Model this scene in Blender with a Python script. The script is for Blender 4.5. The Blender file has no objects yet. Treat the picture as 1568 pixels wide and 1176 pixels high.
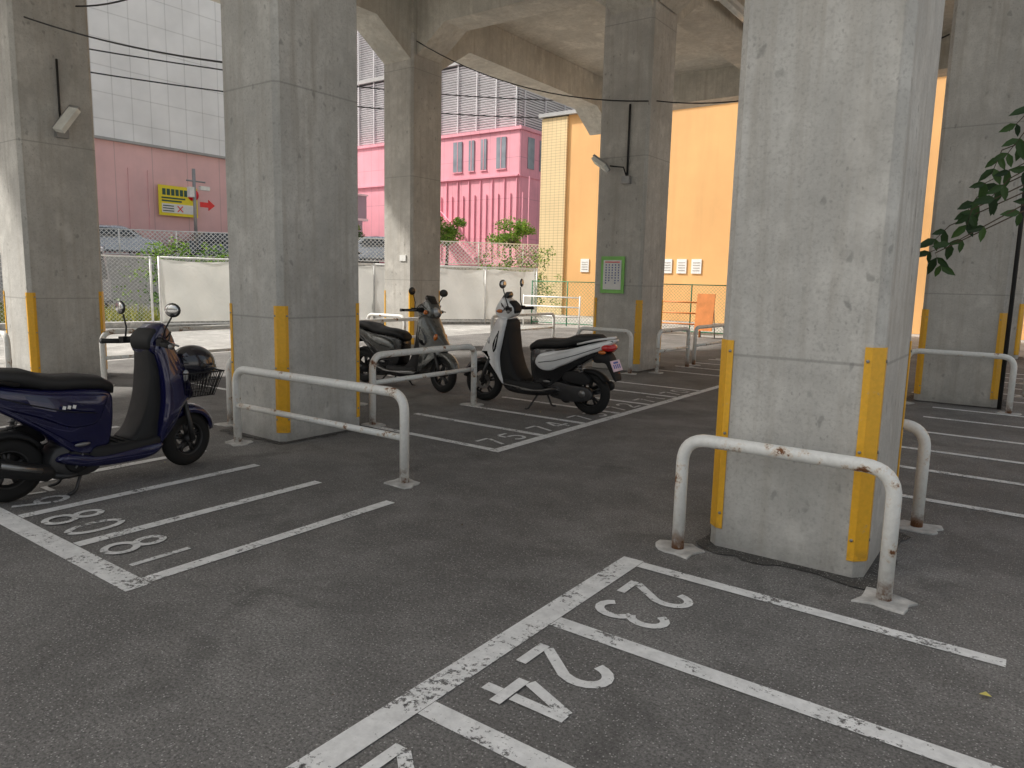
import bpy, bmesh, math, random
from mathutils import Vector, Matrix
rnd=random.Random(7)
S=bpy.context.scene
# ------------------------------------------------------------------ materials
MATS={}
def new_mat(name):
    m=bpy.data.materials.new(name);m.use_nodes=True
    nt=m.node_tree;b=nt.nodes['Principled BSDF'];MATS[name]=m
    return m,nt,b
def N(nt,t,**k):
    n=nt.nodes.new(t)
    for a,v in k.items():
        if a in n.inputs: n.inputs[a].default_value=v
        else: setattr(n,a,v)
    return n
def L(nt,a,b): nt.links.new(a,b)
def mixc(nt,fac,a,b,mode='MIX'):
    n=nt.nodes.new('ShaderNodeMix');n.data_type='RGBA';n.blend_type=mode
    for s,v in ((0,fac),(6,a),(7,b)):
        if hasattr(v,'type') and hasattr(v,'is_linked'): L(nt,v,n.inputs[s])
        elif s==0: n.inputs[0].default_value=v
        else: n.inputs[s].default_value=(*v,1) if len(v)==3 else v
    return n.outputs[2]
def ramp(nt,src,p0,p1,c0=0,c1=1):
    n=nt.nodes.new('ShaderNodeMapRange');n.inputs['From Min'].default_value=p0;n.inputs['From Max'].default_value=p1
    n.inputs['To Min'].default_value=c0;n.inputs['To Max'].default_value=c1;L(nt,src,n.inputs['Value']);return n.outputs['Result']
def noise(nt,vec,scale,detail=4,rough=.6,dist=0):
    n=N(nt,'ShaderNodeTexNoise');n.inputs['Scale'].default_value=scale;n.inputs['Detail'].default_value=detail
    n.inputs['Roughness'].default_value=rough;n.inputs['Distortion'].default_value=dist
    L(nt,vec,n.inputs['Vector']);return n.outputs['Fac']
def coords(nt,scale=(1,1,1)):
    tc=N(nt,'ShaderNodeTexCoord');mp=N(nt,'ShaderNodeMapping');mp.inputs['Scale'].default_value=scale
    L(nt,tc.outputs['Object'],mp.inputs['Vector']);return mp.outputs['Vector']
def math_(nt,op,a,b=None,clamp=False):
    n=nt.nodes.new('ShaderNodeMath');n.operation=op;n.use_clamp=clamp
    for i,v in enumerate((a,b)):
        if v is None: continue
        if isinstance(v,(int,float)): n.inputs[i].default_value=v
        else: L(nt,v,n.inputs[i])
    return n.outputs[0]
def bump(nt,b,h,strength=.3,dist=.01):
    n=N(nt,'ShaderNodeBump');n.inputs['Strength'].default_value=strength;n.inputs['Distance'].default_value=dist
    L(nt,h,n.inputs['Height']);L(nt,n.outputs['Normal'],b.inputs['Normal'])
def simple(name,c,rough=.5,metal=0,var=.12,scale=6,coat=0,bmp=0,spec=.5):
    m,nt,b=new_mat(name);v=coords(nt);n=noise(nt,v,scale,3)
    d=tuple(x*(1-var) for x in c);u=tuple(min(1,x*(1+var)) for x in c)
    L(nt,mixc(nt,ramp(nt,n,.3,.7),d,u),b.inputs['Base Color'])
    L(nt,ramp(nt,n,.3,.7,max(.02,rough-.06),min(1,rough+.08)),b.inputs['Roughness'])
    b.inputs['Metallic'].default_value=metal;b.inputs['Coat Weight'].default_value=coat;b.inputs['Specular IOR Level'].default_value=spec
    if bmp: bump(nt,b,noise(nt,v,scale*8,2),bmp)
    return m
# concrete
def concrete(name,c=(.36,.35,.32),joints=(1.08,1.93),pits=True):
    m,nt,b=new_mat(name);v=coords(nt)
    n1=noise(nt,v,1.3,5,.65);n2=noise(nt,v,9,4,.7);n3=noise(nt,coords(nt,(7,7,.35)),1.6,4,.65)
    col=mixc(nt,ramp(nt,n1,.3,.7),tuple(x*.72 for x in c),tuple(min(1,x*1.16) for x in c))
    col=mixc(nt,ramp(nt,n2,.35,.7,0,.5),col,tuple(x*.72 for x in c))
    col=mixc(nt,ramp(nt,n3,.48,.74,0,.65),col,tuple(x*y for x,y in zip(c,(.64,.60,.55))))
    n4=noise(nt,v,55,2,.7)
    col=mixc(nt,ramp(nt,n4,.5,.75,0,.5),col,tuple(x*.5 for x in c))
    n5=noise(nt,coords(nt,(1,1,.7)),3.4,4,.6)
    col=mixc(nt,ramp(nt,n5,.56,.70,0,.4),col,tuple(min(1,x*1.3) for x in c))
    h=n2
    if pits:
        def pit(sc,nsc,d0,d1,g0,g1,off):
            vo=N(nt,'ShaderNodeTexVoronoi');vo.inputs['Scale'].default_value=sc;vo.inputs['Randomness'].default_value=1
            nd=N(nt,'ShaderNodeTexNoise');nd.inputs['Scale'].default_value=nsc
            vv=coords(nt,(1.15,1.15,.75));L(nt,vv,nd.inputs['Vector'])
            mx=N(nt,'ShaderNodeVectorMath');mx.operation='MULTIPLY_ADD';L(nt,nd.outputs['Color'],mx.inputs[0]);mx.inputs[1].default_value=(off,off,off);L(nt,vv,mx.inputs[2])
            L(nt,mx.outputs[0],vo.inputs['Vector'])
            return math_(nt,'MULTIPLY',ramp(nt,vo.outputs['Distance'],d0,d1),ramp(nt,noise(nt,v,2.1,2),g0,g1))
        p=pit(7.5,14,.18,.10,.42,.52,.09);p2=pit(22,30,.18,.10,.46,.56,.03)
        p=math_(nt,'MAXIMUM',p,math_(nt,'MULTIPLY',p2,.8))
        col=mixc(nt,math_(nt,'MULTIPLY',p,.52),col,tuple(x*.38 for x in c))
    if joints:
        g=N(nt,'ShaderNodeNewGeometry');s=N(nt,'ShaderNodeSeparateXYZ');L(nt,g.outputs['Position'],s.inputs[0])
        z=math_(nt,'SUBTRACT',s.outputs[2],joints[0]-joints[1]*3);z=math_(nt,'MODULO',z,joints[1])
        z=math_(nt,'ABSOLUTE',math_(nt,'SUBTRACT',z,joints[1]/2));z=math_(nt,'SUBTRACT',joints[1]/2,z)
        z=math_(nt,'ADD',z,math_(nt,'MULTIPLY',math_(nt,'SUBTRACT',n2,.5),.010))
        j=ramp(nt,z,.010,.004);col=mixc(nt,math_(nt,'MULTIPLY',j,.5),col,tuple(x*.4 for x in c))
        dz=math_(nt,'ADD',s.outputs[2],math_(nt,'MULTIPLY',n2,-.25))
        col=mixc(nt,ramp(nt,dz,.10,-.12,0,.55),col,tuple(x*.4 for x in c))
    L(nt,col,b.inputs['Base Color']);b.inputs['Roughness'].default_value=.88
    bump(nt,b,h,.5,.012);return m
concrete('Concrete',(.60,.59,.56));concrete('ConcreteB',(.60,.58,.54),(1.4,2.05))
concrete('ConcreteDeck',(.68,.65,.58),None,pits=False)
# asphalt
def asphalt(name,c0,c1):
    m,nt,b=new_mat(name);v=coords(nt)
    big=noise(nt,v,.45,4,.65);mid=noise(nt,v,3.2,6,.72);fine=noise(nt,v,85,2,.8);st=noise(nt,v,1.7,4,.6,.6);du=noise(nt,v,.9,6,.7,.3)
    col=mixc(nt,ramp(nt,big,.32,.68),c0,c1)
    col=mixc(nt,ramp(nt,mid,.46,.72,0,.55),col,tuple(x*1.6 for x in c1))
    col=mixc(nt,ramp(nt,du,.48,.64,0,.65),col,tuple(x*1.6 for x in c1))
    col=mixc(nt,ramp(nt,st,.56,.70,0,.55),col,tuple(x*.5 for x in c0))
    col=mixc(nt,ramp(nt,fine,.3,.62,.1,1),tuple(x*.42 for x in c0),col)
    vo=N(nt,'ShaderNodeTexVoronoi');vo.inputs['Scale'].default_value=95;L(nt,v,vo.inputs['Vector'])
    sc=N(nt,'ShaderNodeSeparateColor');L(nt,vo.outputs['Color'],sc.inputs[0])
    sp=math_(nt,'MULTIPLY',ramp(nt,vo.outputs['Distance'],.34,.20),ramp(nt,sc.outputs[0],.5,.8))
    col=mixc(nt,math_(nt,'MULTIPLY',sp,.75),col,(.50,.49,.47))
    L(nt,col,b.inputs['Base Color']);b.inputs['Roughness'].default_value=.85
    bump(nt,b,fine,.7,.006);return m
asphalt('Asphalt',(.150,.144,.138),(.205,.198,.190))
asphalt('GroundMat',(.36,.35,.33),(.48,.47,.45))
asphalt('Terrace',(.18,.18,.18),(.25,.25,.245))
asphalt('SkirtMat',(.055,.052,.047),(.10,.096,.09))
def paint(name,c,lo,hi):
    m,nt,b=new_mat(name);v=coords(nt)
    n=noise(nt,v,38,5,.8);n2=noise(nt,v,4,3);a=math_(nt,'ADD',math_(nt,'MULTIPLY',n,.8),math_(nt,'MULTIPLY',n2,.5))
    L(nt,ramp(nt,a,lo,hi,1,0),b.inputs['Alpha'])
    L(nt,mixc(nt,ramp(nt,noise(nt,v,14,4,.7),.3,.7),tuple(x*.72 for x in c),c),b.inputs['Base Color'])
    b.inputs['Roughness'].default_value=.7
paint('RoadPaint',(.86,.86,.85),.715,.775)
paint('RoadPaintWorn',(.80,.80,.79),.70,.79)
def rusty(name,c,lo=.60,hi=.66):
    m,nt,b=new_mat(name);v=coords(nt);n=noise(nt,v,7,6,.72);n2=noise(nt,v,40,3)
    r=ramp(nt,n,lo,hi);col=mixc(nt,ramp(nt,n2,.3,.7),tuple(x*.88 for x in c),c)
    g=N(nt,'ShaderNodeNewGeometry');s=N(nt,'ShaderNodeSeparateXYZ');L(nt,g.outputs['Position'],s.inputs[0])
    low=math_(nt,'MULTIPLY',ramp(nt,s.outputs[2],.16,.02),ramp(nt,n,.44,.55))
    r=math_(nt,'MAXIMUM',r,low)
    col=mixc(nt,ramp(nt,n,lo-.05,lo,0,.4),col,(.60,.42,.24))
    L(nt,mixc(nt,r,col,(.20,.085,.035)),b.inputs['Base Color']);L(nt,ramp(nt,r,0,1,.35,.85),b.inputs['Roughness']);bump(nt,b,n2,.15,.003)
rusty('RailPaint',(.88,.88,.85),.605,.65);rusty('YellowGuard',(.90,.48,.03),.66,.71)
simple('BlackPlastic',(.018,.018,.019),.6,bmp=.1,scale=12,spec=.3);simple('BlackGloss',(.012,.012,.014),.22,coat=.6)
simple('Rubber',(.020,.020,.020),.8,scale=20,bmp=.2,spec=.3);simple('SeatVinyl',(.016,.016,.017),.55,bmp=.25,scale=20)
simple('WhiteGloss',(.86,.87,.88),.22,coat=1,var=.04);simple('BluePaint',(.006,.007,.060),.2,.2,coat=1,var=.1)
simple('GreyPaint',(.13,.135,.13),.28,.4,coat=.8,var=.08);simple('Alloy',(.28,.28,.28),.38,.85,scale=20)
simple('DarkAlloy',(.06,.06,.062),.45,.6,scale=20);simple('Chrome',(.6,.6,.6),.12,1,var=.05)
simple('MirrorBack',(.02,.02,.02),.3);simple('RedLens',(.60,.012,.012),.12,coat=1);simple('OrangeLens',(.65,.17,.02),.15,coat=1)
simple('ClearLens',(.5,.52,.54),.08,.3,coat=1);simple('PlateMat',(.84,.64,.74),.4);simple('PlateText',(.06,.12,.5),.4)
simple('SignWhite',(.85,.85,.83),.4,var=.04);simple('SignGreen',(.28,.66,.16),.45);simple('SignYellow',(.92,.76,.03),.4,var=.03)
simple('SignRed',(.85,.03,.04),.4);simple('SignText',(.03,.10,.08),.5);simple('SignBlue',(.05,.10,.35),.5);simple('SignGrey',(.45,.42,.40),.5)
simple('Cable',(.02,.02,.02),.6);simple('Steel',(.35,.35,.35),.5,.6);simple('LampGlass',(.82,.82,.77),.2,coat=.5)
simple('GreenSteel',(.03,.22,.11),.5);simple('OrangeSteel',(.75,.27,.08),.5);simple('WhiteSteel',(.84,.84,.82),.45)
simple('CarSilver',(.55,.56,.58),.25,.5,coat=1,var=.04);simple('CarDark',(.05,.06,.07),.25,.4,coat=1,var=.04);simple('CarGlass',(.02,.025,.03),.06,coat=1)
simple('Bark',(.10,.075,.05),.9,bmp=.6,scale=10);simple('Helmet',(.012,.012,.022),.15,coat=1)
simple('Window',(.26,.29,.33),.12,var=.3,scale=.6);simple('DarkVoid',(.02,.02,.022),.8)
simple('PatchConcrete',(.50,.49,.47),.9,var=.3,bmp=.5,scale=12)
simple('YellowLeaf',(.7,.6,.15),.6)
def wallmat(name,c,lines=None,lc=.7,axis='x',rough=.7,var=.08,stain=.25,hl=None,w=.03):
    m,nt,b=new_mat(name);v=coords(nt);n=noise(nt,v,.5,4,.6);ns=noise(nt,coords(nt,(2,2,.15)),1.1,4,.6)
    col=mixc(nt,ramp(nt,n,.3,.7),tuple(x*(1-var) for x in c),tuple(min(1,x*(1+var)) for x in c))
    col=mixc(nt,ramp(nt,ns,.5,.8,0,stain),col,tuple(x*.6 for x in c))
    s=N(nt,'ShaderNodeSeparateXYZ');L(nt,coords(nt),s.inputs[0])
    for ax,per in ((axis,lines),('z',hl)):
        if per:
            o=s.outputs['xyz'.index(ax)];z=math_(nt,'MODULO',math_(nt,'ADD',o,1000.0),per)
            z=math_(nt,'SUBTRACT',per/2,math_(nt,'ABSOLUTE',math_(nt,'SUBTRACT',z,per/2)))
            col=mixc(nt,math_(nt,'MULTIPLY',ramp(nt,z,w,w*.4),1-lc),col,tuple(x*.25 for x in c))
    L(nt,col,b.inputs['Base Color']);b.inputs['Roughness'].default_value=rough
wallmat('PinkWallS',(.80,.35,.42),1.0,.62,'x',hl=3.2);wallmat('PinkWallE',(.80,.34,.42),1.2,.62,'y',hl=3.2)
wallmat('PinkLeft',(.86,.54,.54),1.9,.7,'y',stain=.12)
wallmat('WhitePanel',(.90,.90,.91),.95,.72,'y',hl=1.25,w=.035,stain=.06)
wallmat('OrangeWall',(.80,.45,.18),None,stain=.25,var=.08)
wallmat('TileWall',(.78,.60,.34),.22,.55,'x',hl=.115,w=.014,stain=.1);wallmat('TileWallY',(.78,.60,.34),.22,.55,'y',hl=.115,w=.014,stain=.1)
wallmat('Louver',(.66,.65,.67),None,var=.08);wallmat('LouverBack',(.26,.23,.24));wallmat('GreyBridge',(.5,.52,.57),.8,.6,'x')
wallmat('RoofGrey',(.4,.4,.4));wallmat('CityWall',(.55,.54,.53),2.0,.6,'x',hl=3)
def cloth():
    m,nt,b=new_mat('ClothWhite');v=coords(nt);n=noise(nt,v,1.5,4,.5,.5)
    L(nt,mixc(nt,ramp(nt,n,.3,.7),(.80,.80,.76),(.90,.90,.87)),b.inputs['Base Color']);b.inputs['Roughness'].default_value=.8
    bump(nt,b,n,.8,.12)
    tr=N(nt,'ShaderNodeBsdfTranslucent');tr.inputs['Color'].default_value=(.85,.85,.82,1);mx=N(nt,'ShaderNodeMixShader');mx.inputs[0].default_value=.3
    out=nt.nodes['Material Output'];L(nt,b.outputs[0],mx.inputs[1]);L(nt,tr.outputs[0],mx.inputs[2]);L(nt,mx.outputs[0],out.inputs['Surface'])
cloth()
def leafmat(name,c0,c1):
    m,nt,b=new_mat(name);oi=N(nt,'ShaderNodeNewGeometry')
    L(nt,mixc(nt,oi.outputs['Random Per Island'],c0,c1),b.inputs['Base Color']);b.inputs['Roughness'].default_value=.5
    tr=N(nt,'ShaderNodeBsdfTranslucent');L(nt,mixc(nt,oi.outputs['Random Per Island'],tuple(x*1.3 for x in c0),tuple(x*1.5 for x in c1)),tr.inputs['Color']);mx=N(nt,'ShaderNodeMixShader');mx.inputs[0].default_value=.35
    out=nt.nodes['Material Output'];L(nt,b.outputs[0],mx.inputs[1]);L(nt,tr.outputs[0],mx.inputs[2]);L(nt,mx.outputs[0],out.inputs['Surface'])
leafmat('LeafGreen',(.03,.07,.015),(.10,.20,.04));leafmat('LeafBright',(.08,.18,.02),(.24,.36,.05));leafmat('LeafDark',(.015,.04,.015),(.06,.13,.035));leafmat('GrassMat',(.12,.17,.03),(.40,.38,.08))
# ------------------------------------------------------------------ mesh builder
class MB:
    def __init__(s): s.v=[];s.f=[];s.m=[];s.sm=[];s.mats=[]
    def mi(s,n):
        if n not in s.mats: s.mats.append(n)
        return s.mats.index(n)
    def add(s,vs,fs,mat,smooth=False):
        o=len(s.v);s.v+= [tuple(p) for p in vs];k=s.mi(mat)
        for f in fs: s.f.append([i+o for i in f]);s.m.append(k);s.sm.append(smooth)
    def box(s,a,b,mat):
        x0,x1=sorted((a[0],b[0]));y0,y1=sorted((a[1],b[1]));z0,z1=sorted((a[2],b[2]))
        s.add([(x0,y0,z0),(x1,y0,z0),(x1,y1,z0),(x0,y1,z0),(x0,y0,z1),(x1,y0,z1),(x1,y1,z1),(x0,y1,z1)],[(0,3,2,1),(4,5,6,7),(0,1,5,4),(1,2,6,5),(2,3,7,6),(3,0,4,7)],mat)
    def obox(s,c,size,M,mat):
        h=[x/2 for x in size];vs=[]
        for z in (-1,1):
            for x,y in ((-1,-1),(1,-1),(1,1),(-1,1)): vs.append(Vector(c)+M@Vector((x*h[0],y*h[1],z*h[2])))
        s.add(vs,[(0,3,2,1),(4,5,6,7),(0,1,5,4),(1,2,6,5),(2,3,7,6),(3,0,4,7)],mat)
    def prism(s,poly,z0,z1,mat,smooth=False):
        n=len(poly);s.add([(x,y,z0) for x,y in poly]+[(x,y,z1) for x,y in poly],[list(range(n))[::-1],list(range(n,2*n))]+[(i,(i+1)%n,n+(i+1)%n,n+i) for i in range(n)],mat,smooth)
    def rings(s,R,mat,smooth=True,cap=True,closed=False):
        n=len(R[0]);vs=[p for r in R for p in r];fs=[];K=len(R)
        for k in range(K if closed else K-1):
            for i in range(n): fs.append((k*n+i,k*n+(i+1)%n,((k+1)%K)*n+(i+1)%n,((k+1)%K)*n+i))
        if cap and not closed: fs.append(list(range(n))[::-1]);fs.append([(K-1)*n+i for i in range(n)])
        s.add(vs,fs,mat,smooth)
    def tube(s,path,r,mat,n=10,closed=False):
        P=[Vector(p) for p in path];R=[];K=len(P);up=None
        for k in range(K):
            if closed: t=(P[(k+1)%K]-P[k-1]).normalized()
            else: t=(P[min(k+1,K-1)]-P[max(k-1,0)]).normalized()
            if up is None:
                up=Vector((0,0,1)) if abs(t.z)<.9 else Vector((1,0,0))
            a=t.cross(up).normalized();u=a.cross(t).normalized();up=u
            rr=r[k] if isinstance(r,(list,tuple)) else r
            R.append([P[k]+a*math.cos(2*math.pi*i/n)*rr+u*math.sin(2*math.pi*i/n)*rr for i in range(n)])
        s.rings(R,mat,True,True,closed)
    def ell(s,c,r,mat,M=None,n=14,m=8):
        c=Vector(c);vs=[];fs=[]
        for j in range(m+1):
            ph=math.pi*j/m
            for i in range(n):
                a=2*math.pi*i/n;p=Vector((r[0]*math.sin(ph)*math.cos(a),r[1]*math.sin(ph)*math.sin(a),r[2]*math.cos(ph)))
                vs.append(c+(M@p if M else p))
        for j in range(m):
            for i in range(n): fs.append((j*n+i,(j+1)*n+i,(j+1)*n+(i+1)%n,j*n+(i+1)%n))
        s.add(vs,fs,mat,True)
    def sheet(s,pts,z,mat): s.add([(x,y,z) for x,y in pts],[list(range(len(pts)))],mat)
    def obj(s,name,parent=None,M=None,bevel=0):
        me=bpy.data.meshes.new(name);me.from_pydata(s.v,[],s.f)
        for n in s.mats: me.materials.append(MATS[n])
        me.polygons.foreach_set('material_index',s.m);me.polygons.foreach_set('use_smooth',s.sm);me.update()
        o=bpy.data.objects.new(name,me);S.collection.objects.link(o)
        bm=bmesh.new();bm.from_mesh(me);
        bmesh.ops.recalc_face_normals(bm,faces=bm.faces);bm.to_mesh(me);bm.free()
        if parent: o.parent=parent
        if M is not None: o.matrix_basis=M
        if bevel:
            q=o.modifiers.new('bev','BEVEL');q.width=bevel;q.segments=2;q.limit_method='ANGLE';q.angle_limit=.6
        return o
def empty(name,M=None,parent=None):
    o=bpy.data.objects.new(name,None);S.collection.objects.link(o)
    if M is not None: o.matrix_basis=M
    if parent: o.parent=parent
    return o
def rpath(pts,r,seg=6):
    P=[Vector(p) for p in pts];out=[P[0]]
    for i in range(1,len(P)-1):
        a=(P[i-1]-P[i]).normalized();b=(P[i+1]-P[i]).normalized();p0=P[i]+a*r;p1=P[i]+b*r
        for k in range(seg+1):
            t=k/seg;out.append(p0*(1-t)**2+P[i]*2*t*(1-t)+p1*t*t)
    out.append(P[-1]);return out
# ------------------------------------------------------------------ ground
g=MB();g.sheet([(-600,-600),(600,-600),(600,600),(-600,600)],-.008,'GroundMat');g.obj('ground')
g=MB();g.sheet([(-12.2,-4.5),(9,-4.5),(9,19.6),(-12.2,19.6)],0,'Asphalt');g.obj('asphalt_parking_lot')
mk=MB();Z=.004
def xline(y,x0,x1,w=.10,mat='RoadPaint'): mk.sheet([(x0,y-w/2),(x1,y-w/2),(x1,y+w/2),(x0,y+w/2)],Z,mat)
def yline(x,y0,y1,w=.10,mat='RoadPaint'): mk.sheet([(x-w/2,y0),(x+w/2,y0),(x+w/2,y1),(x-w/2,y1)],Z,mat)
yline(-1.62,-4.0,3.37,.115)
for i,y in enumerate([3.32,2.51,1.70,.90,.1,-.7]): xline(y,-1.56,.12 if i else .02,.09 if i else .075)
yline(-3.66,4.80,10.2,.10)
for i in range(7): xline(4.85+i*.775,-5.35,-3.715,.08)
yline(-3.66,11.2,17.5,.10)
for i in range(8): xline(11.3+i*.8,-5.2,-3.715,.08)
xline(1.58,-8.8,-3.25,.12)
for i in range(8): yline(-3.31-.72*i,1.645,3.25,.08)
for y in (5.67,6.62,7.46,8.43,9.45,10.3): xline(y,-1.0,3.2,.08)
for i in range(6): xline(11.6+i*.8,-1.4,3.2,.08)
for i in range(5): xline(5.2+i*.8,-9.0,-7.3,.08)
mk.obj('parking_lines')
ARC=lambda cx,cy,rx,ry,a0,a1,n=9:[(cx+rx*math.cos(math.radians(a0+(a1-a0)*i/n)),cy+ry*math.sin(math.radians(a0+(a1-a0)*i/n))) for i in range(n+1)]
DG={'0':[ARC(.5,.5,.42,.46,97,263,12),ARC(.5,.5,.42,.46,-83,83,12)],
'1':[[(.5,.0),(.5,1)]],
'2':[ARC(.5,.72,.38,.26,170,-10,9)+[(.80,.55),(.14,.10)],[(.06,.03),(.95,.03)]],
'3':[ARC(.45,.73,.36,.24,150,-80,10),ARC(.45,.26,.40,.25,80,-150,10)],
'4':[[(.62,0),(.62,.20)],[(.62,.36),(.62,1)],[(.50,.98),(.05,.36)],[(.04,.28),(.98,.28)]],
'5':[[(.85,.98),(.24,.98)],[(.16,.90),(.14,.58)],ARC(.45,.3,.40,.28,115,-150,12)],
'6':[[(.7,.98),(.2,.5)],ARC(.5,.3,.38,.28,170,-170,14)],
'7':[[(.08,.97),(.9,.97)],[(.86,.86),(.42,0)]],
'8':[ARC(.5,.76,.32,.22,95,265,9),ARC(.5,.76,.32,.22,-85,85,9),ARC(.5,.26,.42,.25,95,265,9),ARC(.5,.26,.42,.25,-85,85,9)],
'9':[ARC(.5,.70,.38,.27,-10,330,14),[(.86,.6),(.4,0)]]}
nb=MB()
def number(txt,cx,cy,rd,h=.31,w=.18,gap=.085,t=.038,mat='RoadPaintWorn'):
    rd=Vector(rd);up=Vector((-rd.y,rd.x));tot=len(txt)*w+(len(txt)-1)*gap;k=0
    for ch in txt:
        ox=-tot/2+k*(w+gap);k+=1
        for si,st in enumerate(DG[ch]):
            P=[Vector((cx,cy))+rd*(ox+p[0]*w)+up*((p[1]-.5)*h) for p in st]
            A=[];B=[]
            for i,p in enumerate(P):
                d=(P[min(i+1,len(P)-1)]-P[max(i-1,0)]).normalized();nn=Vector((-d.y,d.x))*t/2
                A.append(p+nn);B.append(p-nn)
            n=len(P);nb.add([(q.x,q.y,Z+.0012*si) for q in A+B],[(i,i+1,n+i+1,n+i) for i in range(n-1)],mat)
number('23',-1.33,2.90,(0,-1),.32,.17,.09,.042,'RoadPaint');number('24',-1.32,2.09,(0,-1),.34,.19,.08,.046,'RoadPaint');number('25',-1.32,1.28,(0,-1),.34,.19,.08,.046,'RoadPaint')
number('81',-3.67,1.84,(1,0));number('80',-4.38,1.84,(1,0));number('79',-5.10,1.84,(1,0))
for i,t in enumerate(['75','74','73','72','71','70']): number(t,-3.89,5.24+.775*i,(0,1),.26,.2,.1,.035)
for i,t in enumerate(['12','13','14','15']): number(t,-1.2,6.1+.9*i,(0,-1))
nb.obj('bay_numbers')
# ------------------------------------------------------------------ viaduct
def column(x0,x1,y0,y1,z1,mat):
    c=.045;m=MB()
    poly=[(x0+c,y0),(x1-c,y0),(x1,y0+c),(x1,y1-c),(x1-c,y1),(x0+c,y1),(x0,y1-c),(x0,y0+c)]
    m.prism(poly,-.05,z1,mat);o=m.obj('viaduct_column')
    for k,(cx,cy,sx,sy) in enumerate(((x0,y0,1,1),(x1,y0,-1,1),(x1,y1,-1,-1),(x0,y1,1,-1))):
        q=MB();w=.078;t=.007;e=.004
        out=[(cx+sx*w,cy-sy*t),(cx+sx*c,cy-sy*t),(cx-sx*t,cy+sy*c),(cx-sx*t,cy+sy*w),(cx-sx*.001,cy+sy*w),(cx-sx*.001,cy+sy*(c+e)),(cx+sx*(c+e),cy-sy*.001),(cx+sx*w,cy-sy*.001)]
        q.prism(out,.10+rnd.uniform(-.02,.03),1.17+rnd.uniform(-.02,.03),'YellowGuard')
        for z in (.2,.65,1.1):
            q.tube([(cx+sx*.062,cy-sy*t,z),(cx+sx*.062,cy-sy*(t+.006),z)],.008,'Steel',8)
            q.tube([(cx-sx*t,cy+sy*.062,z),(cx-sx*(t+.006),cy+sy*.062,z)],.008,'Steel',8)
        q.obj('corner_guard',o)
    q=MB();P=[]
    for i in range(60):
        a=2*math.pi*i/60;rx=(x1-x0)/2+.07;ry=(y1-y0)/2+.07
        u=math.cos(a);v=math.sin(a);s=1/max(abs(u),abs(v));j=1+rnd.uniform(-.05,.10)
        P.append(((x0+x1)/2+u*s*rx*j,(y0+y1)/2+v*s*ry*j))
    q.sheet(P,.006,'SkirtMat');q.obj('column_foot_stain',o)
    return o
TOP=6.15
colX=[(-11.12,-10.30),(-6.0,-5.23),(-1.40,-.60)]
for i,(a,b) in enumerate(colX): column(a,b,3.84,4.76,TOP,'Concrete')
column(-11.22,-10.40,10.8,11.7,TOP,'ConcreteB');column(-6.18,-5.30,10.8,11.7,TOP,'ConcreteB');column(-1.28,-.36,10.8,11.7,TOP,'ConcreteB')
Y3=19.4
column(-10.85,-10.15,Y3-.4,Y3+.4,TOP,'ConcreteB');column(-6.08,-5.30,Y3-.4,Y3+.4,TOP,'ConcreteB');column(-1.28,-.36,Y3-.4,Y3+.4,TOP,'ConcreteB')
dk=empty('viaduct_deck');m=MB()
YE=22.0;YS=1.0;XE=-.25  # front overhang sized to keep sun off the near columns
m.box((-11.7,YS,7.0),(XE,YE,7.3),'ConcreteDeck')
m.box((-14.5,-3.2,7.0),(-11.7,11.0,7.3),'ConcreteDeck');m.box((-11.7,-3.2,7.0),(-4.8,YS,7.3),'ConcreteDeck')  # unseen deck pieces added to block sun from the foreground
m.box((XE-.15,YS,7.3),(XE,YE,7.7),'ConcreteDeck');m.box((-14.5,-3.2,7.3),(-14.3,11,7.7),'ConcreteDeck');m.box((-11.7,11,7.3),(-11.5,YE,7.7),'ConcreteDeck')
m.obj('slab_and_sun_blockers',dk)
rows=[4.3,11.25,Y3];xs=[-10.8,-5.68,-.95]
def beamY(x,y0,y1,hw=.36):
    q=MB();zb=6.22;zt=6.998;P=[(y0,5.65),(y0+.9,zb),(y1-.9,zb),(y1,5.65),(y1,zt),(y0,zt)]
    q.add([(x-hw,y,z) for y,z in P]+[(x+hw,y,z) for y,z in P],[range(6),range(6,12)]+[(i,(i+1)%6,6+(i+1)%6,6+i) for i in range(6)],'ConcreteDeck');q.obj('longitudinal_beam',dk)
def beamX(y,x0,x1,hw=.33):
    q=MB();zb=6.25;zt=6.998;P=[(x0,5.75),(x0+.7,zb),(x1-.7,zb),(x1,5.75),(x1,zt),(x0,zt)]
    q.add([(x,y-hw,z) for x,z in P]+[(x,y+hw,z) for x,z in P],[range(6),range(6,12)]+[(i,(i+1)%6,6+(i+1)%6,6+i) for i in range(6)],'ConcreteDeck');q.obj('cross_beam',dk)
for x in xs:
    for a,b in zip(rows[:-1],rows[1:]): beamY(x,a+.44,b-.44)
for y in rows:
    for a,b in zip(xs[:-1],xs[1:]): beamX(y,a+.41,b-.41)
    for x in xs:
        q=MB();q.box((x-.42,y-.44,TOP+.001),(x+.42,y+.44,6.997),'ConcreteDeck');q.obj('beam_joint',dk)
for (a,b) in ((-14.1,-13.3),(-9.6,-8.8)): column(a,b,-3.0,-2.1,6.99,'Concrete')  # out-of-view supports for the added sun-blocking pieces
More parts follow.
